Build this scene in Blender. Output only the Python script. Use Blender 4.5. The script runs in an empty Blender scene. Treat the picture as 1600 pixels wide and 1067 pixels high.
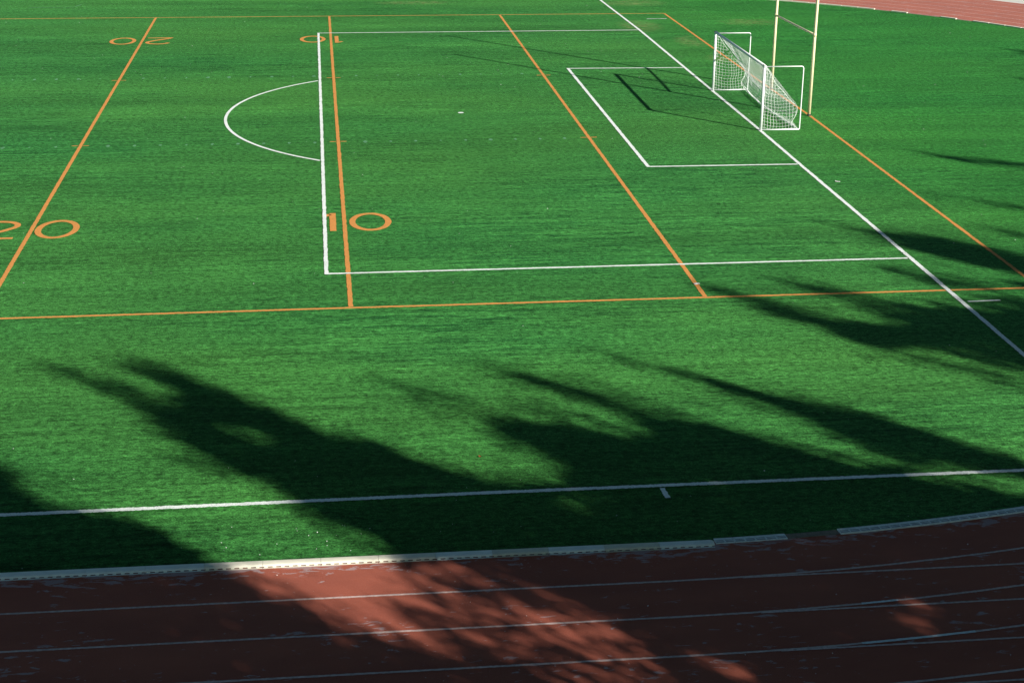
import bpy, bmesh, math, random
import numpy as np
from mathutils import Vector, Matrix, noise
random.seed(7); rng = np.random.default_rng(7)
SC = bpy.context.scene
COL = SC.collection
# ------------------------------------------------------------------ camera
CAM = (-16.4158, -61.6572, 13.1641); YAW, PIT, ROLL, FOC = .1215, .3507, .0104, 2493.67
Fv = Vector((math.sin(YAW)*math.cos(PIT), math.cos(YAW)*math.cos(PIT), -math.sin(PIT)))
Rv = Vector((math.cos(YAW), -math.sin(YAW), 0)); Uv = Rv.cross(Fv)
R2 = math.cos(ROLL)*Rv + math.sin(ROLL)*Uv; U2 = -math.sin(ROLL)*Rv + math.cos(ROLL)*Uv
cd = bpy.data.cameras.new('camera'); cam = bpy.data.objects.new('camera', cd); COL.objects.link(cam)
cd.sensor_width = 36; cd.lens = FOC/1600*36; cd.clip_start = .5; cd.clip_end = 2000
M = Matrix((R2, U2, -Fv)).transposed().to_4x4(); M.translation = CAM
cam.matrix_world = M; SC.camera = cam
# ------------------------------------------------------------------ sky, sun, exposure
SUN = Vector((1.418, -1.62, 1.0))            # towards the sun, per metre of height
ELEV = math.atan2(1, math.hypot(SUN.x, SUN.y)); AZ = math.atan2(SUN.x, SUN.y)
w = bpy.data.worlds.new('World'); SC.world = w; w.use_nodes = True
nt = w.node_tree; bg = nt.nodes['Background']
sky = nt.nodes.new('ShaderNodeTexSky'); sky.sky_type = 'NISHITA'; sky.sun_disc = False
sky.sun_elevation = ELEV; sky.sun_rotation = AZ; sky.air_density = .42; sky.dust_density = .3; sky.ozone_density = .6
wb = nt.nodes.new('ShaderNodeMix'); wb.data_type = 'RGBA'; wb.blend_type = 'MULTIPLY'; wb.inputs[0].default_value = 1; wb.inputs[7].default_value = (.76, 1.0, .84, 1)   # cool-green white balance of the shade
nt.links.new(sky.outputs[0], wb.inputs[6]); nt.links.new(wb.outputs[2], bg.inputs[0]); bg.inputs[1].default_value = .05
sd = bpy.data.lights.new('sun', 'SUN'); sd.energy = 5.0; sd.angle = math.radians(.53); sd.color = (1, .965, .88)
so = bpy.data.objects.new('sun', sd); COL.objects.link(so); so.location = (30, -60, 60)
so.rotation_euler = SUN.to_track_quat('Z', 'Y').to_euler()
SC.view_settings.view_transform = 'Standard'; SC.view_settings.look = 'None'
SC.view_settings.gamma = 1; SC.view_settings.exposure = .75
try: SC.view_settings.use_curve_mapping = False
except Exception: pass
# ------------------------------------------------------------------ helpers
def obj(name, bm, mat, parent=None, smooth=False):
    me = bpy.data.meshes.new(name)
    if isinstance(bm, tuple): me.from_pydata(bm[0], [], bm[1]); me.update()
    else: bm.to_mesh(me); bm.free()
    if smooth: me.polygons.foreach_set('use_smooth', [True]*len(me.polygons))
    me.materials.append(mat)
    o = bpy.data.objects.new(name, me); COL.objects.link(o)
    if parent is not None: o.parent = parent
    return o
def empty(name, loc, rz=0):
    o = bpy.data.objects.new(name, None); COL.objects.link(o); o.location = loc; o.rotation_euler.z = rz
    o.empty_display_size = .3
    return o
def tag(o, label=None, cat=None, group=None, kind=None):
    if label: o['label'] = label
    if cat: o['category'] = cat
    if group: o['group'] = group
    if kind: o['kind'] = kind
    return o
class MB:
    def __init__(s): s.v = []; s.f = []
    def add(s, v, f):
        n = len(s.v); s.v += [tuple(p) for p in v]; s.f += [tuple(i+n for i in q) for q in f]
    def box(s, x0, x1, y0, y1, z0, z1):
        s.add([(x0,y0,z0),(x1,y0,z0),(x1,y1,z0),(x0,y1,z0),(x0,y0,z1),(x1,y0,z1),(x1,y1,z1),(x0,y1,z1)],
              [(0,3,2,1),(4,5,6,7),(0,1,5,4),(1,2,6,5),(2,3,7,6),(3,0,4,7)])
    def tube(s, pts, r, n=10, cap=True):
        pts = [Vector(p) for p in pts]; rs = r if isinstance(r, (list, tuple)) else [r]*len(pts)
        base = len(s.v); prev = None
        for i, p in enumerate(pts):
            t = (pts[min(i+1, len(pts)-1)]-pts[max(i-1, 0)]).normalized()
            a = Vector((0,0,1)) if abs(t.z) < .9 else Vector((1,0,0))
            if prev is None: u = t.cross(a).normalized()
            else: u = (prev - t*prev.dot(t)).normalized()
            prev = u; v = t.cross(u)
            for k in range(n):
                c = 2*math.pi*k/n; s.v.append(tuple(p+(u*math.cos(c)+v*math.sin(c))*rs[i]))
        for i in range(len(pts)-1):
            for k in range(n):
                a = base+i*n+k; b = base+i*n+(k+1) % n; s.f.append((a, b, b+n, a+n))
        if cap:
            s.f.append(tuple(base+k for k in reversed(range(n)))); s.f.append(tuple(base+(len(pts)-1)*n+k for k in range(n)))
    def build(s, name, mat, parent=None, smooth=False): return obj(name, (s.v, s.f), mat, parent, smooth)
def strip(mb, path, wid, z, closed=False, jit=.011, step=.03, seed=0):
    """a painted line following path; its edges are as ragged as paint on turf"""
    P = [Vector((p[0], p[1])) for p in path]
    n = len(P); mit = []
    for i in range(n):
        a = P[(i-1) % n] if (closed or i > 0) else None; b = P[(i+1) % n] if (closed or i < n-1) else None
        d1 = (P[i]-a).normalized() if a is not None else None; d2 = (b-P[i]).normalized() if b is not None else None
        if d1 is None: d1 = d2
        if d2 is None: d2 = d1
        n1 = Vector((-d1.y, d1.x)); n2 = Vector((-d2.y, d2.x)); m = (n1+n2).normalized(); m = m/max(.3, m.dot(n1)); mit.append(m)
    pts = []
    segs = n if closed else n-1
    for i in range(segs):
        j = (i+1) % n; L = (P[j]-P[i]).length; k = max(1, int(L/step))
        for q in range(k):
            t = q/k; pts.append((P[i].lerp(P[j], t), mit[i].lerp(mit[j], t)))
    if not closed: pts.append((P[-1], mit[-1]))
    vs = []; fs = []
    for i, (p, m) in enumerate(pts):
        for sgn in (1, -1):
            j = jit*(random.uniform(-1, 1) + 1.0*noise.noise(Vector((p.x*3+seed, p.y*3, sgn*7.))))
            q = p + m*sgn*(wid/2+j); vs.append((q.x, q.y, z))
    c = len(pts)
    for i in range(c if closed else c-1):
        a = 2*i; b = 2*((i+1) % c); fs.append((a, a+1, b+1, b))
    mb.add(vs, fs)
# ------------------------------------------------------------------ materials
def newmat(name):
    m = bpy.data.materials.new(name); m.use_nodes = True
    return m, m.node_tree, m.node_tree.nodes['Principled BSDF']
class G:
    """small node-writing helper"""
    def __init__(s, nt): s.t = nt
    def n(s, typ, **kw):
        o = s.t.nodes.new(typ)
        for k, v in kw.items(): setattr(o, k, v)
        return o
    def L(s, a, b): s.t.links.new(a, b)
    def put(s, sock, v):
        if hasattr(v, 'links') or hasattr(v, 'is_output'): s.L(v, sock)
        else: sock.default_value = v
    def math(s, op, a, b=0., c=0., clamp=False):
        o = s.n('ShaderNodeMath', operation=op); o.use_clamp = clamp
        s.put(o.inputs[0], a); s.put(o.inputs[1], b); s.put(o.inputs[2], c); return o.outputs[0]
    def pos(s): 
        return s.n('ShaderNodeNewGeometry').outputs['Position']
    def scaled(s, p, sx, sy, sz=1, rot=0):
        o = s.n('ShaderNodeMapping'); s.L(p, o.inputs[0]); o.inputs['Scale'].default_value = (sx, sy, sz); o.inputs['Rotation'].default_value = (0, 0, rot); return o.outputs[0]
    def noise(s, vec, scale=1, detail=4, rough=.6, dist=0):
        o = s.n('ShaderNodeTexNoise'); s.L(vec, o.inputs['Vector']); o.inputs['Scale'].default_value = scale
        o.inputs['Detail'].default_value = detail; o.inputs['Roughness'].default_value = rough; o.inputs['Distortion'].default_value = dist; return o.outputs['Fac']
    def map(s, v, a, b, c, d):
        o = s.n('ShaderNodeMapRange'); o.clamp = True; s.put(o.inputs[0], v)
        for i, q in enumerate((a, b, c, d)): o.inputs[i+1].default_value = q
        return o.outputs[0]
    def mix(s, f, a, b, mode='MIX'):
        o = s.n('ShaderNodeMix', data_type='RGBA', blend_type=mode); s.put(o.inputs[0], f)
        for i, q in ((6, a), (7, b)):
            if isinstance(q, tuple): o.inputs[i].default_value = (*q, 1)
            else: s.L(q, o.inputs[i])
        return o.outputs[2]
    def bump(s, h, strength, dist, bsdf):
        o = s.n('ShaderNodeBump'); s.L(h, o.inputs['Height']); o.inputs['Strength'].default_value = strength; o.inputs['Distance'].default_value = dist
        s.L(o.outputs[0], bsdf.inputs['Normal'])
def streaks(g, p):
    a = g.noise(g.scaled(p, .35, 4.2), 1, 6, .62)
    b = g.noise(g.scaled(p, .9, 13), 1, 4, .6)
    c = g.noise(g.scaled(p, .09, .35), 1, 3, .55)
    return a, b, c
def mat_turf():
    m, t, b = newmat('artificial turf'); g = G(t); p = g.pos()
    a, bb, c = streaks(g, p)
    grain = g.noise(g.scaled(p, 26, 34), 1, 3, .75)
    fine = g.noise(g.scaled(p, 6.5, 11), 1, 4, .72)
    mott = g.noise(g.scaled(p, 1.7, 5.5), 1, 5, .68)
    s = g.math('ADD', g.math('MULTIPLY', g.map(a, .32, .68, 0, 1), .40), g.math('MULTIPLY', g.map(bb, .32, .68, 0, 1), .30))
    s = g.math('ADD', s, g.math('MULTIPLY', g.map(mott, .3, .7, 0, 1), .30))
    amp = g.map(c, .38, .62, .45, 1.35)                     # some stretches are combed more strongly than others
    s = g.math('ADD', g.math('MULTIPLY', g.math('SUBTRACT', s, .5), amp), .5)
    col = g.mix(g.map(s, .22, .72, 0, 1), T_DARK, T_LIGHT)
    patch = g.noise(g.scaled(p, .05, .12), 1, 3, .5)
    col = g.mix(g.map(patch, .35, .65, 0, .5), col, T_WARM)
    sx = g.n('ShaderNodeSeparateXYZ'); g.L(p, sx.inputs[0])
    wob = g.math('ADD', sx.outputs[0], g.math('MULTIPLY', g.noise(g.scaled(p, .08, .08), 1, 3, .6), 6.))
    col = g.mix(g.map(wob, 2, 9, 0, 1), col, g.mix(1., col, (.62, .93, .72), 'MULTIPLY'))     # a deeper, less red green behind the goal line
    col = g.mix(g.map(wob, -16, -30, 0, .8), col, g.mix(1., col, (.85, .93, 1.12), 'MULTIPLY'))
    band = g.noise(g.scaled(p, .045, .42), 1, 4, .6); kb = g.map(band, .32, .68, .72, 1.22)
    cb = g.n('ShaderNodeCombineColor'); [g.L(kb, cb.inputs[i]) for i in range(3)]
    col = g.mix(1., col, cb.outputs[0], 'MULTIPLY')
    gr = g.map(grain, .28, .72, .1, 1.9); gf = g.map(fine, .32, .68, .34, 1.62)
    gf = g.math('MULTIPLY', gf, g.map(g.noise(g.scaled(p, 4.2, 3.4), 1, 3, .7), .3, .7, .8, 1.2))
    k = g.math('MULTIPLY', gr, gf)
    cc = g.n('ShaderNodeCombineColor'); g.L(k, cc.inputs[0]); g.L(k, cc.inputs[1]); g.L(k, cc.inputs[2])
    col = g.mix(1.0, col, cc.outputs[0], 'MULTIPLY')
    # worn, sandy spots round the goal end
    sep = g.n('ShaderNodeSeparateXYZ'); g.L(p, sep.inputs[0])
    tot = None
    for (x, y, rx, ry) in ((1.9, 16.3, .9, 1.9), (6.4, 22.2, 1.8, 1.3), (1.5, 29.5, 2.2, 1.5), (.3, 21.3, 1.3, 2.2), (2.2, 11.4, .8, 1.2), (-11, 30.2, 2.5, .8), (3.2, 8.4, .6, 1.5)):
        ex = g.math('POWER', g.math('DIVIDE', g.math('SUBTRACT', sep.outputs[0], x), rx), 2.)
        ey = g.math('POWER', g.math('DIVIDE', g.math('SUBTRACT', sep.outputs[1], y), ry), 2.)
        e = g.math('SUBTRACT', 1., g.math('ADD', ex, ey), clamp=True)
        tot = e if tot is None else g.math('MAXIMUM', tot, e)
    wn = g.noise(g.scaled(p, 1.6, 5), 1, 5, .7)
    wf = g.math('MULTIPLY', tot, g.map(wn, .45, .68, 0, 1.1))
    col = g.mix(g.math('MULTIPLY', wf, .42), col, (.34, .23, .13))
    g.L(col, b.inputs['Base Color']); b.inputs['Roughness'].default_value = .7; b.inputs['Specular IOR Level'].default_value = .05
    g.L(g.math('MULTIPLY', k, .62, clamp=True), b.inputs['Sheen Weight']); b.inputs['Sheen Roughness'].default_value = .34; b.inputs['Sheen Tint'].default_value = (.26, 1, .28, 1)
    h = g.math('ADD', g.math('MULTIPLY', fine, .8), grain)
    # shading normal tilted towards the sun, brightening lit turf against shaded turf
    bp = g.n('ShaderNodeBump'); g.L(h, bp.inputs['Height']); bp.inputs['Strength'].default_value = .6; bp.inputs['Distance'].default_value = .03
    ln = g.n('ShaderNodeVectorMath', operation='ADD'); g.L(bp.outputs[0], ln.inputs[0]); ln.inputs[1].default_value = (.24, -.28, 0)
    nm = g.n('ShaderNodeVectorMath', operation='NORMALIZE'); g.L(ln.outputs[0], nm.inputs[0]); g.L(nm.outputs[0], b.inputs['Normal'])
    return m
T_DARK = (.001, .022, .006); T_LIGHT = (.031, .144, .031); T_WARM = (.045, .138, .024)
def mat_paint(name, c, dark=.62, green=.12, rough=.75):
    """line paint on turf fibres"""
    m, t, b = newmat(name); g = G(t); p = g.pos()
    grain = g.noise(g.scaled(p, 34, 34), 1, 3, .7); wear = g.noise(g.scaled(p, 2.2, 2.2), 1, 5, .7)
    k = g.map(grain, .3, .68, dark, 1.12)
    cc = g.n('ShaderNodeCombineColor'); [g.L(k, cc.inputs[i]) for i in range(3)]
    col = g.mix(1., c, cc.outputs[0], 'MULTIPLY')
    thin = g.math('MULTIPLY', g.map(wear, .48, .75, 0, 1), g.map(grain, .42, .6, 1, 0))
    col = g.mix(g.math('MULTIPLY', thin, green*4, clamp=True), col, T_LIGHT)
    g.L(col, b.inputs['Base Color']); b.inputs['Roughness'].default_value = rough; b.inputs['Specular IOR Level'].default_value = .15
    g.bump(grain, .4, .02, b); return m
def mat_track():
    m, t, b = newmat('red track surface'); g = G(t); p = g.pos()
    sep = g.n('ShaderNodeSeparateXYZ'); g.L(p, sep.inputs[0])
    dx = g.math('MAXIMUM', g.math('ADD', sep.outputs[0], 10.8), 0.)
    r = g.math('SQRT', g.math('ADD', g.math('POWER', dx, 2.), g.math('POWER', g.math('ABSOLUTE', sep.outputs[1]), 2.)))
    d = g.math('SUBTRACT', r, 36.8)
    gran = g.noise(g.scaled(p, 70, 70), 1, 2, .7); mid = g.noise(g.scaled(p, .5, 1.2), 1, 5, .6)
    col = g.mix(g.map(mid, .3, .7, 0, 1), (.25, .055, .030), (.335, .080, .043))
    k = g.map(gran, .25, .75, .45, 1.55)
    cc = g.n('ShaderNodeCombineColor'); [g.L(k, cc.inputs[i]) for i in range(3)]
    col = g.mix(1., col, cc.outputs[0], 'MULTIPLY')
    # scuffed, chalky skin: dense beside the kerb, in scattered flakes elsewhere
    pn = g.noise(g.scaled(p, 2.6, 7.5, 1, .12), 1, 9, .66, .5); pat = g.noise(g.scaled(p, .55, .8), 1, 3, .5)
    edge = g.map(d, 0, .55, .135, 0); thr = g.math('SUBTRACT', g.math('SUBTRACT', .658, edge), g.map(pat, .4, .7, 0, .10))
    f = g.math('MULTIPLY', g.math('SUBTRACT', pn, thr), 30., clamp=True)
    col = g.mix(g.math('MULTIPLY', f, .78), col, (.36, .28, .29))
    sp = g.noise(g.scaled(p, 11, 16), 1, 2, .5); f2 = g.map(sp, .72, .78, 0, .7)
    col = g.mix(f2, col, (.5, .42, .4))
    g.L(col, b.inputs['Base Color']); b.inputs['Roughness'].default_value = .8; b.inputs['Specular IOR Level'].default_value = .2
    b.inputs['Sheen Weight'].default_value = .22; b.inputs['Sheen Roughness'].default_value = .4; b.inputs['Sheen Tint'].default_value = (1, .55, .5, 1)
    g.bump(gran, .5, .015, b); return m
def mat_simple(name, c, rough=.5, var=.15, scale=3., spec=.3, metal=0, bump=0):
    m, t, b = newmat(name); g = G(t); p = g.pos()
    n1 = g.noise(g.scaled(p, scale, scale, scale), 1, 6, .65)
    k = g.map(n1, .3, .7, 1-var, 1+var)
    cc = g.n('ShaderNodeCombineColor'); [g.L(k, cc.inputs[i]) for i in range(3)]
    g.L(g.mix(1., c, cc.outputs[0], 'MULTIPLY'), b.inputs['Base Color'])
    b.inputs['Roughness'].default_value = rough; b.inputs['Specular IOR Level'].default_value = spec; b.inputs['Metallic'].default_value = metal
    if bump: g.bump(n1, bump, .01, b)
    return m
M_TURF = mat_turf(); M_TRACK = mat_track()
M_WHITE = mat_paint('white line paint', (.84, .88, .85), .78); M_ORANGE = mat_paint('orange line paint', (.74, .31, .085), .62)
M_FADE = mat_paint('faded line paint', (.13, .34, .17), .4, .3)
M_LANE = mat_simple('worn lane paint', (.56, .42, .39), .8, .35, 14, .2)
M_LANEW = mat_simple('fresh lane paint', (.66, .70, .70), .8, .2, 14, .2)
M_CONC = mat_simple('pale concrete', (.62, .60, .56), .9, .2, .7, .2)
M_PAD = mat_simple('brown kerb bed', (.20, .17, .13), .9, .3, 9, .2)
M_KW = mat_simple('white kerb plastic', (.70, .74, .69), .5, .10, 5); M_KC = mat_simple('cream kerb plastic', (.70, .66, .54), .5, .10, 5)
M_KB = mat_simple('beige kerb plastic', (.60, .58, .46), .55, .1, 6); M_KR = mat_simple('grey white kerb rail', (.66, .72, .70), .6, .22, 11)
M_SLOT = mat_simple('painted slot shade', (.02, .02, .02), .9, .2, 8)
M_GOAL = mat_simple('white goal paint', (.82, .84, .82), .35, .06, 6, .5); M_NET = mat_simple('white net cord', (.80, .82, .80), .8, .05, 6)
M_POST = mat_simple('cream yellow post paint', (.82, .72, .46), .4, .08, 4, .4); M_DARK = mat_simple('dark metal', (.05, .045, .04), .6, .3, 9)
M_LEAF = mat_simple('dark evergreen leaf', (.045, .085, .035), .7, .5, 2.5, .2); M_BARK = mat_simple('grey brown bark', (.13, .095, .07), .9, .4, 7, .1, 0, .8)
M_SCRAP = mat_simple('white scrap', (.85, .85, .84), .7, .08, 20); M_RED = mat_simple('orange scrap', (.7, .15, .05), .6, .1, 20)
# ------------------------------------------------------------------ the ground
CX = -10.8; RI = 36.72; RO = 44.85
def stadium(r, xl=-95, n=160):
    a = [(CX+r*math.cos(t), r*math.sin(t)) for t in np.linspace(-math.pi/2, math.pi/2, n)]
    return [(xl-CX*0, -r)] + a + [(xl, r)]
g_ = G(M_CONC.node_tree); p_ = g_.pos(); bs_ = M_CONC.node_tree.nodes['Principled BSDF']; old_ = bs_.inputs['Base Color'].links[0].from_socket
sp_ = g_.n('ShaderNodeVectorMath', operation='LENGTH'); g_.L(p_, sp_.inputs[0])
far_ = g_.mix(g_.noise(g_.scaled(p_, .3, .3), 1, 5, .6), (.07, .085, .03), (.16, .14, .08))
g_.L(g_.mix(g_.map(sp_.outputs['Value'], 58, 64, 0, 1), old_, far_), bs_.inputs['Base Color'])     # dry grass beyond the paved surround
gm = MB(); gm.box(-600, 600, -600, 600, -1.0, -.02); tag(gm.build('ground', M_CONC), kind='structure')
pts = stadium(RI-.1); turf = obj('turf', ([(x, y, 0) for x, y in pts], [tuple(range(len(pts)))]), M_TURF); tag(turf, kind='structure')
a = stadium(RI-.1); b_ = stadium(RO); N = len(a)
track = obj('running_track', ([(x, y, -.001) for x, y in a]+[(x, y, -.001) for x, y in b_], [(i, N+i, N+i+1, i+1) for i in range(N-1)]), M_TRACK)
tag(track, kind='structure')
zc = [.003]
def mark(name, paths, wid, mat, parent=turf, closed=False, jit=.011):
    mb = MB(); zc[0] += .0004
    for q in paths: strip(mb, q, wid, zc[0], closed, jit, seed=zc[0]*9999)
    return mb.build(name, mat, parent)
# football lines (orange), measured where they lie on this field
OX = [-6.65, -15.86, -25.0, -34.14]
mark('sideline', [[(-60, 25.4), (-33, 25.40), (2.47, 25.47)]], .10, M_ORANGE)
mark('sideline', [[(-60, -23.25), (-24.5, -23.15), (-15.87, -23.10), (-6.62, -23.08), (4, -23.06), (8, -23.0)]], .115, M_ORANGE)
mark('end_line', [[(2.47, 25.38), (2.62, 4.2), (2.70, -1.3), (2.49, -22.2), (2.49, -23.0)]], .115, M_ORANGE)
for x in OX[:3]:
    mark('yard_line', [[(x, 25.3), (x, 0), (x+.02, -23.02)]], .12, M_ORANGE)
    for y in (7.86, -4.42): 
        mark('hash_mark', [[(x-.30, y), (x-.08, y)], [(x+.08, y), (x+.30, y)]], .08, M_ORANGE)
mark('yard_line', [[(OX[3], 25.3), (OX[3], -23.02)]], .12, M_ORANGE)
for y, z in ((8.3, .0022), (-4.5, .0024)):                       # rubbed-out short hashes, a yard apart
    mb = MB()
    for k in range(30):
        x = -7.56 - k*.9144
        if min(abs(x-q) for q in OX) < .5: continue
        s = random.uniform(.4, 1.)
        n = 9; r0 = .11*s
        vs = [(x+math.cos(t)*r0*random.uniform(.7, 1.2)*.8, y+math.sin(t)*r0*random.uniform(.8, 1.3)*1.6, z) for t in np.linspace(0, 6.28, n, endpoint=False)]
        mb.add(vs, [tuple(range(n))])
    mb.build('faded_hash_mark', M_FADE, turf)
# yard numbers: 2 m tall
def ring(cx, cy, hw, hh, s=1): return [(cx+math.cos(t)*hw, cy+math.sin(t)*hh) for t in np.linspace(0, 2*math.pi, 48, endpoint=False)]
def number(digits, name='yard_number'):
    mb = MB(); zc[0] += .0004
    for d, cx, cy, s in digits:                  # s = 1 read from this side, -1 from the far side
        T = lambda L: [(cx+s*x, cy+s*y) for x, y in L]
        if d == '0': strip(mb, T(ring(0, 0, .54, .89)), .185, zc[0], True, .006)
        if d == '1':
            strip(mb, T([(0, -.98), (0, .98)]), .19, zc[0], False, .006)
            strip(mb, T([(-.28, .60), (-.18, .70), (-.095, .86)]), .15, zc[0], False, .006)
        if d == '2':
            arc = [(math.cos(t)*.52, .42+math.sin(t)*.46) for t in np.linspace(math.radians(165), math.radians(-28), 20)]
            strip(mb, T(arc+[(.2, -.12), (-.35, -.62), (-.52, -.80)]), .18, zc[0], False, .006)
            strip(mb, T([(-.62, -.90), (.60, -.90)]), .17, zc[0]+.0002, False, .006)
    o = mb.build(name, M_ORANGE, turf); return o
n10 = number([('1', -16.19, -15.1, 1), ('0', -15.07, -15.15, 1)]); n10['label'] = 'orange number 10 near the stands, 1 left and 0 right of the yard line'
n20 = number([('2', -25.98, -15.15, 1), ('0', -24.25, -15.20, 1)]); n20['label'] = 'orange number 20 at the left edge of the picture'
f10 = number([('1', -15.58, 17.85, -1), ('0', -16.75, 18.0, -1)]); f10['label'] = 'upside-down orange number 10 on the far side of the field'
f20 = number([('2', -24.2, 17.9, -1), ('0', -25.92, 17.95, -1)]); f20['label'] = 'upside-down orange number 20 on the far side of the field'
# soccer lines (white)
mark('goal_line', [[(-.22, 34.3), (-.20, 31), (0, 19.9), (.02, 4), (0.03, -3.8), (0, -9.1), (-.04, -20.2), (-.09, -28), (-.09, -34.2)]], .125, M_WHITE)
mark('touchline', [[(-60, -34.36), (-22.5, -34.31), (-13.8, -34.24), (-2.8, -34.24), (-.03, -34.24)]], .125, M_WHITE)
mark('touchline', [[(-60, 34.3), (-.18, 34.3)]], .125, M_WHITE)
mark('penalty_area_line', [[(-.09, 19.86), (-16.46, 19.81), (-16.43, -20.22), (-.13, -20.18)]], .108, M_WHITE)
mark('goal_area_line', [[(-.08, 9.22), (-5.33, 9.36), (-5.34, -9.05), (-.08, -9.1)]], .125, M_WHITE)
t0 = math.asin(7.28/9.12)
arc = [(-10.98-9.12*math.cos(t)*(1.0), -.05+9.12*math.sin(t)*1.0) for t in np.linspace(t0*.995, -t0*.995, 60)]
arc = [(x if x < -16.53 else -16.53, y) for x, y in arc]
mark('penalty_arc', [arc], .115, M_WHITE, jit=.005)
mb = MB(); mb.add([(-10.98+math.cos(t)*.115, .26+math.sin(t)*.115, .0035) for t in np.linspace(0, 6.28, 24, endpoint=False)], [tuple(range(24))]); mb.build('penalty_spot', M_WHITE, turf)
mark('corner_distance_mark', [[(-10.15, -34.36), (-10.12, -34.80)]], .10, M_WHITE)
mark('corner_distance_mark', [[(.10, -24.04), (.98, -24.02)]], .085, M_WHITE)
mark('corner_distance_mark', [[(1.1, 23.5), (2.2, 23.52)]], .08, M_WHITE)
mark('faint_white_line', [[(-32.2, 29.24), (-29.75, 29.36)], [(-29.75, 29.5), (-29.5, 30.3)]], .07, M_FADE)
# ------------------------------------------------------------------ lane lines
for k in range(6):
    r = 37.99+1.2*k if k < 4 else 37.99+1.22*k
    mb = MB(); z = .0012+.0008*k
    arc = [(CX+r*math.cos(t), r*math.sin(t)) for t in np.linspace(-math.pi/2, math.pi/2, 120)]
    strip(mb, [(-60, -r)]+arc+[(-60, r)], .052, z, False, .004, .05)
    mb.build('lane_line', M_LANE, track)
    if k < 4:
        mb = MB(); strip(mb, [(CX+1.3, -r+.002), (14, -r+.03)], .048, z+.0004, False, .004, .05); mb.build('lane_line', M_LANE, track)
def arcseg(r, x0, x1, n=8):
    return [(x, -math.sqrt(r*r-(x-CX)**2)) for x in np.linspace(x0, x1, n)]
for r, x0, x1, w_ in ((40.39, -8.15, -6.2, .06), (39.19, -7.75, -7.1, .055)):
    mb = MB(); strip(mb, arcseg(r, x0, x1), w_, .0068, False, .003); mb.build('stagger_mark', M_LANEW, track)
# ------------------------------------------------------------------ kerb
ORD = ['first', 'second', 'third', 'fourth', 'fifth', 'sixth', 'seventh', 'eighth', 'ninth', 'tenth', 'eleventh', 'twelfth', 'thirteenth', 'fourteenth', 'fifteenth', 'sixteenth', 'seventeenth', 'eighteenth', 'nineteenth', 'twentieth']
def kerb_profile_mb(L, rounded=False):
    """rounded raised plastic cap, width .2 along y (front at y=-.1), height .055, from x=0 to L"""
    prof = [(-.092, .021), (-.090, .036), (-.078, .047), (-.055, .054), (0, .057), (.06, .054), (.085, .046), (.092, .03), (.092, .0)]
    prof = prof + [(-.06, .0), (-.06, .021)]
    mb = MB(); n = len(prof); xs = [.004, L-.004]
    if rounded: xs = [.004, L-.05, L-.015, L]
    for i, x in enumerate(xs):
        sc = 1 if not rounded or i < 2 else (.86 if i == 2 else .6)
        mb.v += [(x, y*(1 if sc == 1 else sc+.05), max(.0, z*sc)) for y, z in prof]
    for i in range(len(xs)-1):
        for k in range(n): a_ = i*n+k; b2 = i*n+(k+1) % n; mb.f.append((a_, a_+n, b2+n, b2))
    mb.f.append(tuple(range(n))); mb.f.append(tuple((len(xs)-1)*n+k for k in reversed(range(n))))
    return mb
def kerb_section(x0, mat, rounded=False):
    root = empty('kerb_section', (x0, -36.725, 0))
    kerb_profile_mb(1.0, rounded).build('cap', mat, root, False)
    mb = MB()
    for k in range(7): mb.box(.028+k*.1425, k*.1425+.028+.058, -.094, -.061, 0, .0212)
    mb.build('foot', mat, root)
    mb = MB(); mb.box(.006, .994, -.122, -.0945, 0, .004); mb.build('base_strip', M_KR if mat is M_KW else mat, root)
    mb = MB(); mb.box(.01, .99, -.0655, -.0602, 0, .0205); mb.build('dark_slot_strip', M_SLOT, root)  # black strip behind the feet stands in for shade inside the slots
    return root
tones = [M_KW, M_KW, M_KW, M_KW, M_KC, M_KC, M_KC, M_KC, M_KW, M_KB, M_KW, M_KB, M_KW]      # left to right
tn = {M_KW.name: 'white', M_KC.name: 'cream', M_KB.name: 'beige'}
x = -22.66
for i in range(13):
    k = 12-i
    r = kerb_section(x, tones[i], i == 12); x += .997
    lab = '%s raised kerb section beside the near track, %s from the rounded end' % (tn[tones[i].name], ORD[k])
    if i == 12: lab = 'white raised kerb section with the rounded end, beside the near track'
    tag(r, lab, 'kerb', 'raised kerb sections along the near straight')
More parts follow.
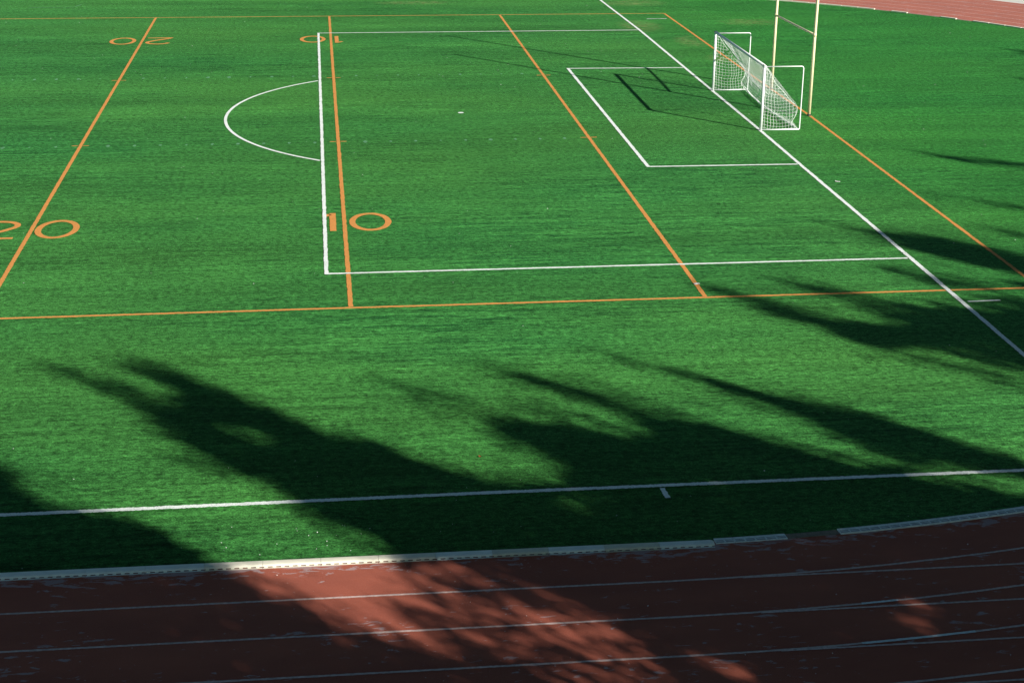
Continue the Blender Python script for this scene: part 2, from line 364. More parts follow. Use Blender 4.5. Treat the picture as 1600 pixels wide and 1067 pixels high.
def kerb_rail(a0, a1, r=36.65, h=.022, mat=M_KR, name='kerb_rail', ribs=True, wid=.19):
    """low slotted rail on the bend between two angles from the arc centre"""
    n = max(2, int((a1-a0)*r/.12)); mb = MB(); ts = np.linspace(a0, a1, n+1)
    mid = (a0+a1)/2; root = empty(name, (CX+r*math.cos(mid), r*math.sin(mid), 0), 0); ox, oy = root.location.x, root.location.y
    P = lambda t, q: (CX+(r+q)*math.cos(t)-ox, (r+q)*math.sin(t)-oy)
    for q0, q1, z0, z1, m, nm in ((-wid/2, wid/2, 0, h, mat, 'rail'),):
        v = []; f = []
        for t in ts: v += [(*P(t, q0), z0), (*P(t, q0), z1), (*P(t, q1), z1), (*P(t, q1), z0)]
        for i in range(n):
            for k in range(4): a_ = i*4+k; b2 = i*4+(k+1) % 4; f.append((a_, b2, b2+4, a_+4))
        f += [(3, 2, 1, 0), tuple(n*4+k for k in range(4))]
        mb.add(v, f)
    mb.build('rail', mat, root)
    if ribs:
        rb = MB(); g = (a1-a0); m_ = max(1, int(round(g*r/.2)))
        for k in range(m_):
            s0 = a0+g*(k+.08)/m_; s1 = a0+g*(k+.92)/m_
            for q0, q1 in ((-.012, .008), (.035, .065)):
                rb.add([(*P(s0, q0), h+.0005), (*P(s1, q0), h+.0005), (*P(s1, q1), h+.0005), (*P(s0, q1), h+.0005)], [(3, 2, 1, 0)])
        rb.build('dark_slot_strip', M_SLOT if False else M_SLOTG, root)
    return root
M_SLOTG = mat_simple('grey slot', (.20, .22, .22), .9, .4, 14)  # flat grey slot marks along the rail tops
def ang(x): return -math.acos((x-CX)/36.65)
GR = 'low slotted kerb rails on the near bend'
tag(kerb_rail(ang(-9.66), ang(-9.31), h=.016), 'short low slotted rail touching the rounded kerb end', 'kerb rail', GR)
tag(kerb_rail(ang(-9.30), ang(-8.33), h=.016), 'low slotted rail between the short rail and the brown bed', 'kerb rail', GR)
pad = kerb_rail(ang(-8.32), ang(-7.34), h=.008, mat=M_PAD, name='kerb_bed', ribs=False, wid=.17); tag(pad, 'bare brown kerb bed in the gap between two white rails', 'kerb bed')
aa = ang(-7.32)
for i in range(6):
    r_ = kerb_rail(aa, aa+1/36.65-.0003, h=.026, r=36.66); aa += 1/36.65
    tag(r_, '%s raised slotted rail right of the brown gap, on the near bend' % ORD[i], 'kerb rail', GR)
aa = math.radians(28.6); k = 0
gaps = ((36.35, 38.1), (39.8, 42.3), (44.6, 45.9))
allr = []
while aa < math.radians(63):
    d0 = math.degrees(aa); d1 = d0+math.degrees(1/36.6)
    mid = (d0+d1)/2
    isgap = any(g0 <= mid <= g1 for g0, g1 in gaps)
    if isgap:
        allr.append((aa, True))
    else: allr.append((aa, False))
    aa += 1/36.6
vis = [q for q in allr if not q[1]]
far_names = {}
groups = []; cur = []
for q in allr:
    if q[1]:
        if cur: groups.append(cur); cur = []
    else: cur.append(q)
if cur: groups.append(cur)
for gi, gl in enumerate(groups):
    where = ['right of the rightmost gap', 'between the rightmost gap and the middle gap', 'between the middle gap and the left gap', 'left of the left gap'][min(gi, 3)]
    for j, (a0, _) in enumerate(gl):
        lab = 'pale kerb rail on the far bend %s, %s from that gap' % (where, ORD[(len(gl)-1-j) if gi == 0 else j])
        if len(gl) == 1: lab = 'lone pale kerb rail on the far bend %s' % where
        if gi in (1, 2): lab = 'pale kerb rail on the far bend %s, %s from the right' % (where, ORD[j]) if len(gl) > 1 else lab
        o = kerb_rail(a0, a0+1/36.6-.0012, r=36.62, h=.05, ribs=False, wid=.16, mat=M_KC)
        tag(o, lab, 'kerb rail', 'pale kerb rails on the far bend')
dk = MB()
for q in allr:
    if q[1]:
        a0 = q[0]; a1 = a0+1/36.6
        P = lambda t, rr: (CX+rr*math.cos(t), rr*math.sin(t), .002)
        dk.add([P(a0, 36.54), P(a0, 36.72), P(a1, 36.72), P(a1, 36.54)], [(0, 1, 2, 3)])
dk.build('kerb_trench', M_PAD, track)
# ------------------------------------------------------------------ soccer goal
goal = empty('soccer_goal', (0.05, .06, 0)); tag(goal, 'white portable soccer goal with net standing on the white goal line', 'soccer goal')
W2, H, D, R = 3.72, 2.44, 1.5, .055
YN, YF = -3.80, 3.90
for y in (YN, YF):
    mb = MB(); mb.tube([(0, y, 0), (0, y, H+.03)], R, 16); mb.build('post', M_GOAL, goal, True)
mb = MB(); mb.tube([(0, YN-R, H), (0, YF+R, H)], R, 16); mb.build('crossbar', M_GOAL, goal, True)
for y in (YN, YF):
    mb = MB(); r = .022
    cr = .07
    mb.tube([(.05, y, H-.03), (D-cr, y, H-.03), (D-.02, y, H-.05), (D, y, H-.03-cr), (D, y, r+.02), (D-.0, y, r)], r, 10)
    mb.tube([(.05, y, r), (D-.02, y, r)], r+.004, 10)
    mb.build('side_frame', M_GOAL, goal, True)
for y in (YN, YF):
    mb = MB(); mb.box(-.065, .065, y-.065, y+.065, H+.031, H+.045); mb.build('corner_cap', M_DARK, goal)
for y in (YN, YF):
    mb = MB(); mb.box(-.055, .055, y-.055, y+.055, -.001, .012); mb.build('foot_plate', M_DARK, goal)
# net: a cord grid
def prof(v, u):
    """back net, v 0 crossbar -> 1 ground, u 0 near -> 1 far; sags in the middle, folds near the ground"""
    key = [(0, .05, 2.42), (.30, .62, 1.78), (.62, 1.36, .92), (.74, 1.36, .66), (.86, 1.19, .36), (1, 1.46, .03)]
    for (a0, x0, z0), (a1, x1, z1) in zip(key, key[1:]):
        if v <= a1: break
    t = (v-a0)/(a1-a0); x = x0+(x1-x0)*t; z = z0+(z1-z0)*t
    m = math.sin(math.pi*u); 
    x -= m*.30*math.sin(math.pi*min(1, v*1.0))*(.4+v) ; z -= m*.16*math.sin(math.pi*v)
    x -= m*.16*v**3
    return x, max(.015, z)
def cord(mb, P, r=.0043):
    mb.tube(P, r, 3, False)
mb = MB(); NU, NV = 64, 27
def nb(u, v):
    x, z = prof(v, u)
    y = YN + (YF-YN)*u
    w1 = noise.noise(Vector((u*9, v*5, 3)))*.035; w2 = noise.noise(Vector((u*14, v*7, 9)))*.03
    return (x+w1, y+w2*.8, max(.012, z+w2*.6))
for j in range(NV+1): cord(mb, [nb(i/NU, j/NV) for i in range(NU+1)])
for i in range(NU+1): cord(mb, [nb(i/NU, j/NV) for j in range(NV+1)])
# slack netting gathered on the ground along the back
for k in range(9):
    ph = random.uniform(0, 9); off = random.uniform(0, .14)
    cord(mb, [((prof(1, u)[0]-off-.03*math.sin(u*31+ph)), YN+(YF-YN)*u, .03+.03*abs(math.sin(u*23+ph))+off*.35) for u in np.linspace(.01, .99, 70)], .007)
mb.build('back_net', M_NET, goal)
def xprof(z):
    K = [(0, 1.46), (.36, 1.19), (.66, 1.36), (.92, 1.36), (1.78, .62), (2.42, .05)]
    for (a0, x0), (a1, x1) in zip(K, K[1:]):
        if z <= a1: return x0+(x1-x0)*(z-a0)/(a1-a0)
    return .05
for y, sgn in ((YN, 1), (YF, -1)):
    mb = MB()
    def sg(x, z):
        q = noise.noise(Vector((x*2.6, z*2.4, y)))*1.1; q2 = noise.noise(Vector((x*2.2, z*2.9, y+7)))
        s = math.sin(math.pi*min(1, x/1.5))
        return (x+.035*q2*s*2, y+sgn*(.05*s*math.sin(math.pi*min(1, z/2.4))+.03*q), max(.012, z-.13*s*(1 if z > .1 else z*10)+.02*q))
    for k in range(0, 21):
        z = .02+k*.12; X = xprof(z); c = max(2, int(X/.06))
        cord(mb, [sg(X*i/c, z) for i in range(c+1)])
    for k in range(0, 13):
        x_ = k*.12; run = []
        for z in np.arange(.01, 2.44, .06):
            if x_ <= xprof(z)+.01: run.append(sg(x_, z))
            else:
                if len(run) > 1: cord(mb, run)
                run = []
        if len(run) > 1: cord(mb, run)
    cord(mb, [sg(xprof(z), z) for z in np.linspace(.02, 2.4, 40)], .007)
    mb.build('side_net', M_NET, goal)
# ------------------------------------------------------------------ football goal
fg = empty('football_goal', (2.66, 1.45, 0)); tag(fg, 'tall pale yellow football goal posts joined by a thin crossbar, behind the soccer goal', 'goal posts')
for y, top in ((-2.74, 9.05), (2.74, 9.0)):
    mb = MB(); mb.tube([(0, y, 0), (.0, y, 3), (.02, y, 6), (.03, y, top)], [.062, .06, .058, .056], 14)
    p_ = mb.build('post', M_POST, fg, True)
    mb = MB(); mb.tube([(0, y, -.01), (0, y, .03)], .085, 14); mb.tube([(0, y, .02), (0, y, .07)], .068, 14); mb.build('ground_sleeve', M_DARK, p_)
mb = MB(); mb.tube([(0, -2.70, 3.17), (.01, -1.4, 3.14), (.015, 0, 3.12), (.01, 1.4, 3.105), (0, 2.70, 3.10)], .042, 10); mb.build('crossbar', M_POST, fg, True)
for y, z in ((-2.74, 3.17), (2.74, 3.10)):
    mb = MB(); mb.tube([(0, y, z-.06), (0, y, z+.06)], .068, 14); mb.build('clamp', M_POST, fg, True)

# ------------------------------------------------------------------ litter
def scrap(loc, size, mat, label, cat, name='paper_scrap', rz=0):
    n = 5; bm = bmesh.new(); rs = random.Random(int(loc[0]*100))
    V = [[bm.verts.new(((i/(n-1)-.5)*size[0]+rs.uniform(-.1, .1)*size[0]/n, (j/(n-1)-.5)*size[1]+rs.uniform(-.1, .1)*size[1], .012+rs.uniform(0, .028))) for j in range(n)] for i in range(n)]
    for i in range(n-1):
        for j in range(n-1): bm.faces.new((V[i][j], V[i+1][j], V[i+1][j+1], V[i][j+1]))
    r = bmesh.ops.solidify(bm, geom=bm.faces[:], thickness=.003)
    o = obj(name, bm, mat); o.location = loc; o.rotation_euler.z = rz; tag(o, label, cat); return o
scrap((.56, -11.6, 0), (.17, .10), M_SCRAP, 'crumpled white scrap lying right of the goal line, just beyond the goal area', 'litter', rz=-.5)
scrap((-6.62, -21.98, 0), (.15, .11), M_SCRAP, 'crumpled white scrap lying on the orange yard line near the sideline', 'litter')
scrap((-13.49, -32.57, 0), (.045, .045), M_RED, 'tiny orange scrap on the grass between two tree shadows', 'litter', 'plastic_scrap')
mb = MB()
def speck(x, y, s, z=.012):
    n = 5; a0 = random.uniform(0, 6.28); cz = z+random.uniform(0, .008)
    mb.add([(x+math.cos(a0+k*1.2566)*s*random.uniform(.6, 1.1), y+math.sin(a0+k*1.2566)*s*random.uniform(.6, 1.1), cz+random.uniform(-.006, .01)) for k in range(n)], [tuple(range(n))])
for i in range(520):
    x = random.uniform(-34, 24); y = random.uniform(-36.4, 32); 
    if math.hypot(max(0, x-CX), y) > 36.3: continue
    s = .006+.013*random.random()**2.5 + (.010 if y > -5 and random.random() < .3 else 0)
    speck(x, y, s)
for i in range(34):
    if random.random() < .5: speck(random.gauss(-17, 1.2), random.uniform(-36.5, -35.2), .010)
    else: speck(random.uniform(-22, -4), random.uniform(-36.5, -34.5), .009)
for i in range(70): speck(random.uniform(-22, -4), random.uniform(-42, -37), .004+.010*random.random()**2)
tag(mb.build('litter_specks', M_SCRAP), 'tiny pale leaves and crumbs scattered over turf and track', 'litter', kind='stuff')
# ------------------------------------------------------------------ trees: off to the right of the photograph, they throw the long shadows
# outline of the crowns as their shade lies on the ground, metres; first value = how closed the foliage is
SHADE=[(1,[(-19.54,-27.64),(-18.44,-28.67),(-17.68,-29.52),(-16.95,-30.44),(-16.39,-31.04),(-15.35,-31.40),(-15.04,-32.12),(-14.52,-32.59),(-13.77,-33.31),(-13.14,-33.68),(-12.37,-33.88),(-11.32,-33.98),(-12.05,-38.25),(-15.63,-37.89),(-15.56,-36.16),(-15.72,-35.75),(-16.57,-35.26),(-17.07,-34.57),(-17.26,-33.89),(-18.12,-33.07),(-18.68,-32.35),(-19.11,-31.81),(-19.57,-31.08),(-20.00,-30.15),(-19.54,-27.64)]),
(1,[(-21.46,-25.89),(-20.87,-26.33),(-20.20,-26.89),(-19.46,-27.69),(-18.28,-28.82),(-17.24,-30.13),(-16.39,-31.04),(-17.22,-31.48),(-18.08,-30.51),(-19.13,-29.39),(-19.94,-28.22),(-20.62,-27.33)]),
(0.5,[(-21.95,-25.66),(-21.46,-25.89),(-20.62,-27.33),(-20.94,-27.09),(-21.56,-26.37)]),
(0.65,[(-23.51,-25.63),(-22.72,-26.27),(-21.86,-27.00),(-21.47,-27.77),(-22.08,-27.61),(-22.85,-26.91)]),
(1,[(-22.54,-26.46),(-21.95,-26.88),(-21.27,-27.52),(-20.34,-28.71),(-19.46,-29.74),(-18.71,-30.49),(-18.05,-31.49),(-17.21,-32.49),(-18.26,-32.95),(-19.03,-32.12),(-19.85,-31.06),(-20.43,-29.96),(-21.11,-28.91),(-21.80,-28.05),(-22.27,-27.28)]),
(0.3,[(-18.80,-30.08),(-18.08,-30.61),(-17.50,-31.28),(-17.63,-31.70),(-18.19,-31.22),(-18.78,-30.48)]),
(0.4,[(-19.53,-31.60),(-18.68,-32.35),(-18.12,-33.07),(-18.64,-33.15),(-19.35,-32.28)]),
(1,[(-25.29,-30.19),(-23.68,-31.45),(-22.89,-32.23),(-22.41,-32.78),(-21.92,-33.44),(-21.28,-34.01),(-20.68,-34.36),(-20.02,-34.80),(-19.51,-35.10),(-18.98,-35.69),(-18.71,-36.24),(-18.39,-36.71),(-17.91,-37.06),(-17.50,-37.58),(-17.04,-38.09),(-16.60,-38.36),(-16.16,-38.74),(-15.74,-39.32),(-15.80,-41.89),(-22.73,-41.17)]),
(1,[(-16.04,-37.17),(-14.08,-37.48),(-14.61,-42.99),(-16.20,-42.82)]),
(1,[(-13.24,-30.08),(-12.72,-30.66),(-12.17,-30.89),(-11.85,-30.74),(-11.16,-30.99),(-9.84,-30.93),(-9.24,-30.89),(-8.73,-31.22),(-7.99,-31.80),(-7.40,-32.29),(-6.81,-32.76),(-6.27,-33.30),(-5.70,-33.69),(-5.11,-34.02),(-4.94,-34.48),(-4.38,-35.00),(-3.20,-35.12),(-0.57,-35.37),(-5.40,-44.59),(-15.04,-43.58),(-14.25,-33.58),(-12.95,-33.86),(-12.35,-34.30),(-11.88,-33.81),(-11.87,-32.84),(-12.61,-32.18),(-13.37,-31.41)]),
(1,[(-15.43,-27.92),(-14.85,-28.50),(-14.28,-29.06),(-13.59,-29.72),(-13.05,-30.25),(-12.44,-30.68),(-11.99,-31.10),(-11.88,-32.34),(-12.10,-31.89),(-12.75,-31.47),(-13.25,-30.79),(-13.84,-30.08),(-14.46,-29.54),(-15.08,-28.68)]),
(0.65,[(-15.80,-27.24),(-15.35,-27.71),(-14.85,-28.50),(-15.08,-28.68),(-15.51,-28.02)]),
(0.92,[(-12.83,-27.51),(-12.24,-27.85),(-11.53,-28.43),(-10.83,-28.91),(-10.19,-29.64),(-9.45,-30.49),(-8.97,-31.01),(-9.73,-31.13),(-10.36,-30.60),(-11.00,-29.96),(-11.65,-29.31),(-12.39,-28.52)]),
(0.5,[(-13.46,-26.67),(-12.80,-27.29),(-12.39,-28.52),(-12.73,-28.06),(-13.28,-27.36)]),
(0.45,[(-12.70,-29.21),(-11.75,-29.99),(-10.90,-30.74),(-9.80,-31.49),(-9.68,-31.94),(-10.56,-31.68),(-11.52,-30.96),(-12.52,-30.20),(-13.20,-29.66)]),
(1,[(-9.92,-26.81),(-9.43,-27.22),(-8.88,-27.72),(-8.20,-28.27),(-7.59,-29.01),(-6.96,-29.60),(-6.45,-30.00),(-5.86,-30.58),(-5.22,-30.95),(-4.64,-31.46),(-4.11,-32.07),(-3.58,-32.62),(-3.06,-33.12),(-2.55,-33.61),(-0.64,-35.52),(-0.72,-35.66),(-3.58,-34.38),(-4.07,-33.84),(-4.77,-33.45),(-5.39,-33.22),(-5.77,-32.62),(-6.22,-31.74),(-6.59,-31.01),(-7.28,-30.22),(-7.88,-29.56),(-8.49,-28.84),(-9.13,-28.14),(-9.64,-27.48)]),
(0.6,[(-10.61,-26.00),(-9.90,-26.65),(-9.64,-27.48),(-10.18,-26.86)]),
(0.55,[(-5.42,-33.30),(-4.66,-33.54),(-3.75,-34.12),(-3.61,-34.45),(-4.13,-34.02),(-4.83,-34.01),(-5.18,-33.82)]),
(0.8,[(-12.48,-34.28),(-11.02,-34.20),(-10.86,-34.44),(-10.82,-35.26),(-11.78,-36.00),(-12.34,-35.53)]),
(0.55,[(-12.35,-34.30),(-11.17,-34.29),(-11.58,-35.18),(-12.11,-35.27)]),
(0.85,[(-4.80,-34.49),(-3.70,-34.68),(-3.33,-35.41),(-4.23,-35.62),(-4.65,-34.97)]),
(0.45,[(-7.32,-20.75),(-6.78,-21.66),(-6.56,-22.40),(-6.98,-21.95)]),
(1,[(-6.73,-21.70),(-6.10,-22.09),(-5.74,-22.74),(-5.41,-23.21),(-5.00,-23.83),(-4.29,-24.42),(-3.68,-25.07),(-3.25,-25.11),(-2.77,-25.52),(-1.81,-25.42),(-0.48,-24.42),(0.34,-24.30),(1.47,-24.41),(3.88,-24.81),(1.10,-30.39),(0.35,-29.58),(-0.43,-28.75),(-0.84,-28.08),(-1.43,-27.62),(-1.94,-27.40),(-2.80,-27.33),(-3.55,-27.09),(-3.88,-26.64),(-4.16,-26.01),(-4.47,-25.45),(-4.92,-24.87),(-5.36,-24.21),(-5.81,-23.52),(-6.18,-22.98),(-6.54,-22.60)]),
(0.5,[(-4.11,-27.37),(-3.46,-27.51),(-2.72,-27.90),(-2.01,-28.37),(-1.36,-28.89),(-0.81,-29.62),(-1.05,-30.19),(-1.57,-29.40),(-2.22,-28.89),(-3.11,-28.18)]),
(0.45,[(-3.01,-27.09),(-2.14,-27.14),(-1.14,-27.64),(-0.36,-28.60),(-0.68,-29.34),(-1.27,-28.67),(-2.09,-27.80)]),
(0.45,[(-4.96,-20.74),(-4.31,-21.34),(-4.00,-22.11),(-4.56,-21.75)]),
(0.9,[(-4.31,-21.34),(-3.86,-21.87),(-3.36,-22.42),(-2.74,-22.94),(-2.11,-23.60),(-1.34,-24.15),(-0.48,-24.42),(1.38,-24.59),(3.25,-24.76),(2.40,-26.52),(-1.17,-26.20),(-1.87,-25.60),(-2.56,-24.90),(-2.96,-24.20),(-3.31,-23.29),(-3.71,-22.92),(-4.07,-22.35)]),
(0.5,[(-1.13,-23.59),(-0.11,-23.48),(1.84,-23.55),(1.38,-24.59),(-0.51,-24.52)]),
(0.3,[(-2.87,-18.48),(-2.28,-19.14),(-2.03,-19.91),(-2.53,-19.47)]),
(0.75,[(-1.47,-20.32),(-0.79,-20.77),(-0.16,-21.49),(0.50,-21.91),(1.33,-22.37),(2.31,-22.46),(4.28,-22.63),(3.75,-23.72),(1.92,-23.36),(1.04,-23.07),(0.18,-22.73),(-0.37,-22.43),(-0.80,-21.76),(-1.20,-20.96)]),
(0.4,[(-1.88,-15.86),(-0.84,-16.62),(-0.25,-17.32),(-0.45,-17.69),(-0.98,-17.05)]),
(0.93,[(-0.41,-17.15),(0.02,-17.40),(0.73,-17.51),(1.30,-17.97),(1.90,-18.32),(2.42,-18.86),(2.96,-19.30),(3.42,-19.91),(4.78,-21.59),(4.18,-22.83),(2.51,-22.00),(1.80,-21.24),(1.34,-20.66),(0.89,-20.00),(0.43,-19.32),(-0.01,-18.55),(-0.35,-17.83)]),
(0.35,[(2.92,-16.67),(3.67,-17.26),(4.27,-17.96),(5.86,-19.35),(5.64,-19.82),(4.01,-18.57),(3.29,-17.62)]),
(0.5,[(2.65,-12.59),(3.77,-13.51),(4.65,-14.33),(5.55,-15.02),(7.31,-16.35),(7.05,-16.88),(5.29,-15.63),(4.36,-15.04),(3.55,-14.09)]),
(0.3,[(5.42,-11.44),(6.74,-12.29),(8.66,-13.54),(8.45,-13.98),(6.54,-12.75)]),
(0.95,[(4.67,-7.27),(5.51,-7.90),(6.30,-8.62),(7.10,-9.04),(7.95,-9.53),(10.02,-10.73),(9.70,-11.38),(7.68,-10.14),(6.60,-9.60),(5.89,-9.19),(5.20,-8.24)]),
(0.4,[(3.79,-6.17),(4.71,-7.16),(5.20,-8.24),(4.34,-7.44)]),
(0.9,[(16.43,14.12),(17.58,12.58),(19.54,9.84),(19.15,9.03),(17.20,11.72)]),
(0.5,[(14.05,7.27),(14.77,6.14),(16.65,3.79),(16.26,2.97),(14.45,5.41)]),
(0.8,[(19.21,23.98),(21.69,22.01),(24.23,19.67),(23.83,18.84),(21.31,21.14)]),
(0.94,[(-15.14,-36.72),(-9.77,-37.26),(-8.82,-41.81),(-13.87,-41.29)]),
(0,[(-17.90,-36.78),(-15.87,-36.93),(-15.60,-37.16),(-15.45,-37.52),(-15.41,-37.80),(-15.11,-38.05),(-14.83,-38.35),(-14.72,-38.63),(-14.42,-39.07),(-14.22,-39.39),(-14.02,-39.76),(-13.83,-40.11),(-14.04,-40.16),(-14.48,-40.05),(-14.84,-39.82),(-15.14,-39.50),(-15.44,-39.27),(-15.68,-38.94),(-16.00,-38.65),(-16.28,-38.31),(-16.65,-38.09),(-17.02,-37.91),(-17.31,-37.61),(-17.53,-37.31),(-17.78,-37.03)]),
(0.38,[(-15.31,-38.33),(-14.82,-38.56),(-14.42,-39.10),(-14.02,-39.76),(-13.84,-40.14),(-14.48,-40.05),(-14.91,-39.76),(-15.24,-39.44),(-15.55,-38.96)]),
(0,[(-17.91,-36.52),(-15.41,-36.59),(-15.43,-37.03),(-17.90,-36.87)]),
(0.35,[(-15.43,-36.94),(-14.70,-36.96),(-14.23,-37.24),(-13.99,-37.61),(-14.05,-37.71),(-14.64,-37.54),(-15.17,-37.38),(-15.49,-37.23)]),
(0.4,[(-14.78,-38.00),(-14.36,-38.13),(-14.02,-38.43),(-13.59,-38.90),(-13.30,-39.13),(-13.37,-39.68),(-13.66,-39.50),(-14.01,-39.14),(-14.36,-38.77),(-14.70,-38.31)]),
(0.45,[(-14.88,-38.71),(-14.43,-38.97),(-14.15,-39.30),(-14.00,-39.76),(-14.42,-39.37),(-14.77,-38.98)]),
(0.4,[(-16.58,-39.15),(-16.20,-39.34),(-16.11,-39.64),(-16.31,-39.62),(-16.53,-39.36)]),
(0.42,[(-13.55,-38.59),(-13.24,-38.66),(-12.98,-38.91),(-12.87,-39.18),(-12.79,-39.36),(-12.52,-39.64),(-12.30,-40.03),(-12.15,-40.33),(-11.92,-40.73),(-11.89,-41.08),(-12.57,-41.01),(-12.78,-40.50),(-12.98,-40.15),(-13.30,-39.88),(-13.65,-39.43)]),
(0.12,[(-13.57,-38.74),(-13.19,-38.88),(-12.96,-39.27),(-13.15,-39.50),(-13.49,-39.37),(-13.64,-39.30)]),
(0.35,[(-11.91,-40.66),(-11.65,-40.60),(-11.43,-40.78),(-11.26,-41.03),(-11.25,-41.30),(-11.68,-41.25),(-11.86,-40.92)]),
(0.55,[(-10.89,-40.27),(-10.48,-40.38),(-10.18,-40.72),(-10.12,-40.96),(-10.35,-40.89),(-10.71,-40.58)]),
(0.5,[(-12.71,-39.35),(-12.09,-39.41),(-12.10,-39.76),(-12.40,-39.73)]),
(0.4,[(-7.39,-39.25),(-7.07,-39.29),(-6.87,-39.63),(-6.80,-40.02),(-6.94,-40.11),(-7.18,-39.88),(-7.34,-39.58)]),
(0.6,[(-7.17,-38.80),(-6.71,-38.98),(-6.55,-39.29),(-6.69,-39.44),(-6.91,-39.15)])]
GX0, GX1, GY0, GY1, ST = -26., 30., -49., 18., .1
gx = np.arange(GX0, GX1, ST)+ST/2; gy = np.arange(GY0, GY1, ST)+ST/2
XX, YY = np.meshgrid(gx, gy); DEN = np.zeros(XX.shape)
for v, poly in SHADE:
    px = [q[0] for q in poly]; py = [q[1] for q in poly]
    ix = (XX[0] > min(px)) & (XX[0] < max(px)); iy = (YY[:, 0] > min(py)) & (YY[:, 0] < max(py))
    if not ix.any() or not iy.any(): continue
    sub = np.ix_(iy, ix); X = XX[sub]; Y = YY[sub]; ins = np.zeros(X.shape, bool)
    for i in range(len(poly)):
        x1, y1 = poly[i]; x2, y2 = poly[(i+1) % len(poly)]
        if y1 == y2: continue
        ins ^= ((y1 > Y) != (y2 > Y)) & (X < (x2-x1)*(Y-y1)/(y2-y1)+x1)
    D_ = DEN[sub]; D_[ins] = v; DEN[sub] = D_
DEN[(YY < -41.9)] = 1
def blur(F, sg):
    n = int(sg*3); ker = np.exp(-.5*(np.arange(-n, n+1)/sg)**2); ker /= ker.sum()
    F = np.apply_along_axis(lambda q: np.convolve(q, ker, 'same'), 0, F); return np.apply_along_axis(lambda q: np.convolve(q, ker, 'same'), 1, F)
B1, B2 = blur(DEN, 2.0), blur(DEN, 5.5)
SHAPE = np.clip(.78*B1+.34*B2, 0, 1); DEN = np.where(YY < -36.9, np.clip(.5*B1+.53*B2, 0, 1), SHAPE)     # crowns thin out towards their rims
ca, sa = SUN.x/math.hypot(SUN.x, SUN.y), SUN.y/math.hypot(SUN.x, SUN.y)
AL = XX*ca+YY*sa; AC = -XX*sa+YY*ca
def wav(seed, la, lc, n=26):
    q = np.random.default_rng(seed); o = np.zeros(XX.shape)
    for _ in range(n):
        o += np.sin(AL*q.normal(0, 1/la)+AC*q.normal(0, 1/lc)+q.uniform(0, 6.28))
    return o/math.sqrt(n/2)
STK = wav(3, 2.2, .26)*.7+wav(5, .8, .13)*.45                      # foliage density streaked along the sun's direction to break up the shade
DEN = np.where(DEN > .02, np.clip(DEN*1.08+.24*STK*np.clip(4*DEN*(1-DEN)+.25*(DEN > .9)*(YY > -35), 0, 1), 0, 1), 0)
LEAF = .105
tau = np.where(DEN > .99, 8.5, -1.25*np.log(1-np.clip(DEN, 0, .97)))
cnt = tau/(1.19*LEAF*LEAF*.80)*ST*ST
num = rng.poisson(cnt)
iy, ix = np.nonzero(num); reps = num[iy, ix]
px = np.repeat(XX[iy, ix], reps)+rng.uniform(-ST/2, ST/2, reps.sum()); py = np.repeat(YY[iy, ix], reps)+rng.uniform(-ST/2, ST/2, reps.sum())
# soft local thickness of the shade sets how deep the crown is there
def hit(px, py, Rr):
    """height at which the line from the shadow point to the sun meets the row of trees (a curve that follows the track)"""
    h = (-Rr-py)/SUN.y
    X = px+SUN.x*h
    a_ = SUN.x**2+SUN.y**2; b2 = (px-CX)*SUN.x+py*SUN.y; c_ = (px-CX)**2+py**2-Rr**2
    h2 = (-b2+np.sqrt(np.maximum(b2*b2-a_*c_, 0)))/a_
    return np.where(X < CX, h, h2)
dep = rng.normal(0, 1.15, px.shape)
hh = hit(px, py, 55.5+dep)
lx = px+SUN.x*hh; ly = py+SUN.y*hh
# keep out of the picture
dxyz = np.stack([lx-CAM[0], ly-CAM[1], hh-CAM[2]], 1)
zc_ = dxyz@np.array(Fv); u_ = dxyz@np.array(R2)/np.maximum(zc_, .01)*FOC; v_ = -(dxyz@np.array(U2))/np.maximum(zc_, .01)*FOC
inside = (zc_ > 0) & (np.abs(u_) < 860) & (np.abs(v_) < 600)
ok = (~inside) & (hh > 3.2) & (hh < 34)
lx, ly, lh = lx[ok], ly[ok], hh[ok]
s_ = np.where(lx < CX, lx-CX, 55.5*np.arctan2(lx-CX, -ly))      # distance along the row

def shade_ok(x, y, h):
    """True where a leaf would shade ground that lies in shade anyway, or ground the photograph does not show"""
    qx, qy = x-SUN.x*h, y-SUN.y*h
    d = np.stack([qx-CAM[0], qy-CAM[1], np.full(qx.shape, -CAM[2])], 1); z = np.maximum(d@np.array(Fv), .01)
    u = d@np.array(R2)/z*FOC; v = -(d@np.array(U2))/z*FOC
    off = (np.abs(u) > 815) | (np.abs(v) > 545)
    i = np.clip(((qx-GX0)/ST).astype(int), 0, DEN.shape[1]-1); j = np.clip(((qy-GY0)/ST).astype(int), 0, DEN.shape[0]-1)
    d2 = np.stack([x-CAM[0], y-CAM[1], h-CAM[2]], 1); z2 = d2@np.array(Fv); zz = np.maximum(z2, .01)
    seen = (z2 > 0) & (np.abs(d2@np.array(R2)/zz*FOC) < 900) & (np.abs(d2@np.array(U2)/zz*FOC) < 640)
    return (off | (DEN[j, i] > .97)) & ~seen
CENT = [4.2, 15.3, 20.6, 26.2, 31.5, 37.0, 42.8, 48.6, 54.6, 61.0, 67.5]
LAB = ['dark evergreen tree standing nearest the camera at the left end of the row', 'second evergreen tree from the left end of the row', 'third evergreen tree from the left end of the row', 'fourth evergreen tree from the left end of the row', 'fifth evergreen tree from the left end of the row',
 'evergreen tree in the middle of the row, sixth from either end', 'fifth evergreen tree from the right end of the row', 'fourth evergreen tree from the right end of the row', 'third evergreen tree from the right end of the row', 'second evergreen tree from the right end of the row', 'last evergreen tree at the right end of the row, beside the bend']
wob = 1.0*np.sin(lh*.9)+.5*np.sin(lh*2.3+1)
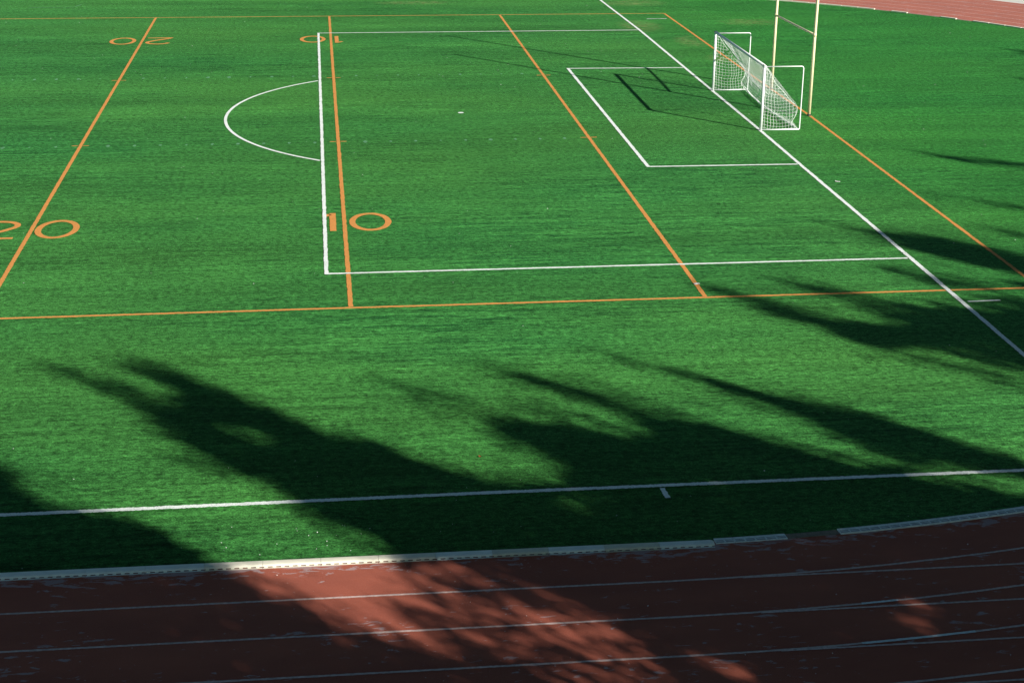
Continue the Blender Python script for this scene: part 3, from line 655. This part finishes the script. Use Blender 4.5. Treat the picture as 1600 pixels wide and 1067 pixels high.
near = np.argmin(np.abs((s_+wob)[:, None]-np.array(CENT)[None]), 1)
for ti, c in enumerate(CENT):
    sel = np.nonzero(near == ti)[0]
    if len(sel) < 50: continue
    th = c/55.5; bx_, by_ = CX+55.5*math.sin(th), -55.5*math.cos(th)
    P = np.stack([lx[sel]-bx_, ly[sel]-by_, lh[sel]], 1)
    tp = float(np.percentile(P[:, 2], 97)); m_ = 15000                    # the rest of the conical crown
    f = rng.uniform(0, 1, m_)**.75; h_ = 3.6+(tp-3.6)*(1-f); rad = .35+2.7*f**.8*(.8+.2*np.sin(h_*2.1+ti))
    rr = rad*rng.uniform(.15, 1, m_)**.5; an = rng.uniform(0, 6.283, m_)
    Q = np.stack([rr*np.cos(an), rr*np.sin(an), h_-.25*rr], 1)
    Q = Q[shade_ok(Q[:, 0]+bx_, Q[:, 1]+by_, Q[:, 2])]; P = np.concatenate([P, Q]); n = len(P)
    # each leaf cluster: a small bent diamond
    a_ = rng.normal(size=(n, 3)); a_ /= np.linalg.norm(a_, axis=1)[:, None]
    b2 = np.cross(a_, rng.normal(size=(n, 3))); b2 /= np.linalg.norm(b2, axis=1)[:, None]
    s = LEAF*rng.uniform(.65, 1.3, (n, 1)); nn = np.cross(a_, b2)*s*.15
    V = np.stack([P-a_*s*.75, P+b2*s*.5+nn, P+a_*s*.75, P-b2*s*.5+nn], 1).reshape(-1, 3)
    me = bpy.data.meshes.new('crown'); me.from_pydata(V.tolist(), [], [(4*i, 4*i+1, 4*i+2, 4*i+3) for i in range(n)]); me.update()
    root = empty('evergreen_tree', (bx_, by_, -.02)); tag(root, LAB[ti], 'tree', 'row of evergreen trees beside the track')
    me.materials.append(M_LEAF); cr = bpy.data.objects.new('crown', me); COL.objects.link(cr); cr.parent = root
    top = float(np.percentile(P[:, 2], 90)); 
    tr = MB(); lean = [(0, 0, -.3), (.03, .02, 1.2), (.1, -.05, top*.3), (-.05, .06, top*.55)]
    if ti in (0,): top = min(top, 9)
    r0 = .14+top*.013
    tr.tube([(0, 0, -.3), (.02, .01, .25), (.05, .02, 1.5), (.12, -.05, top*.35), (-.04, .05, top*.62), (0, 0, top*.86)], [r0*1.5, r0*1.1, r0, r0*.8, r0*.5, r0*.12], 10)
    for k in range(14):
        j = P[random.randrange(n)]
        if j[2] > top*.9: continue
        z0 = max(2.2, j[2]-math.hypot(j[0], j[1])*.6-.4)
        if z0 > top*.8: continue
        tr.tube([(0, 0, z0), (j[0]*.5, j[1]*.5, z0+(j[2]-z0)*.4), (j[0]*.92, j[1]*.92, j[2])], [.07, .045, .015], 6)
    tr.build('trunk', M_BARK, root, True)
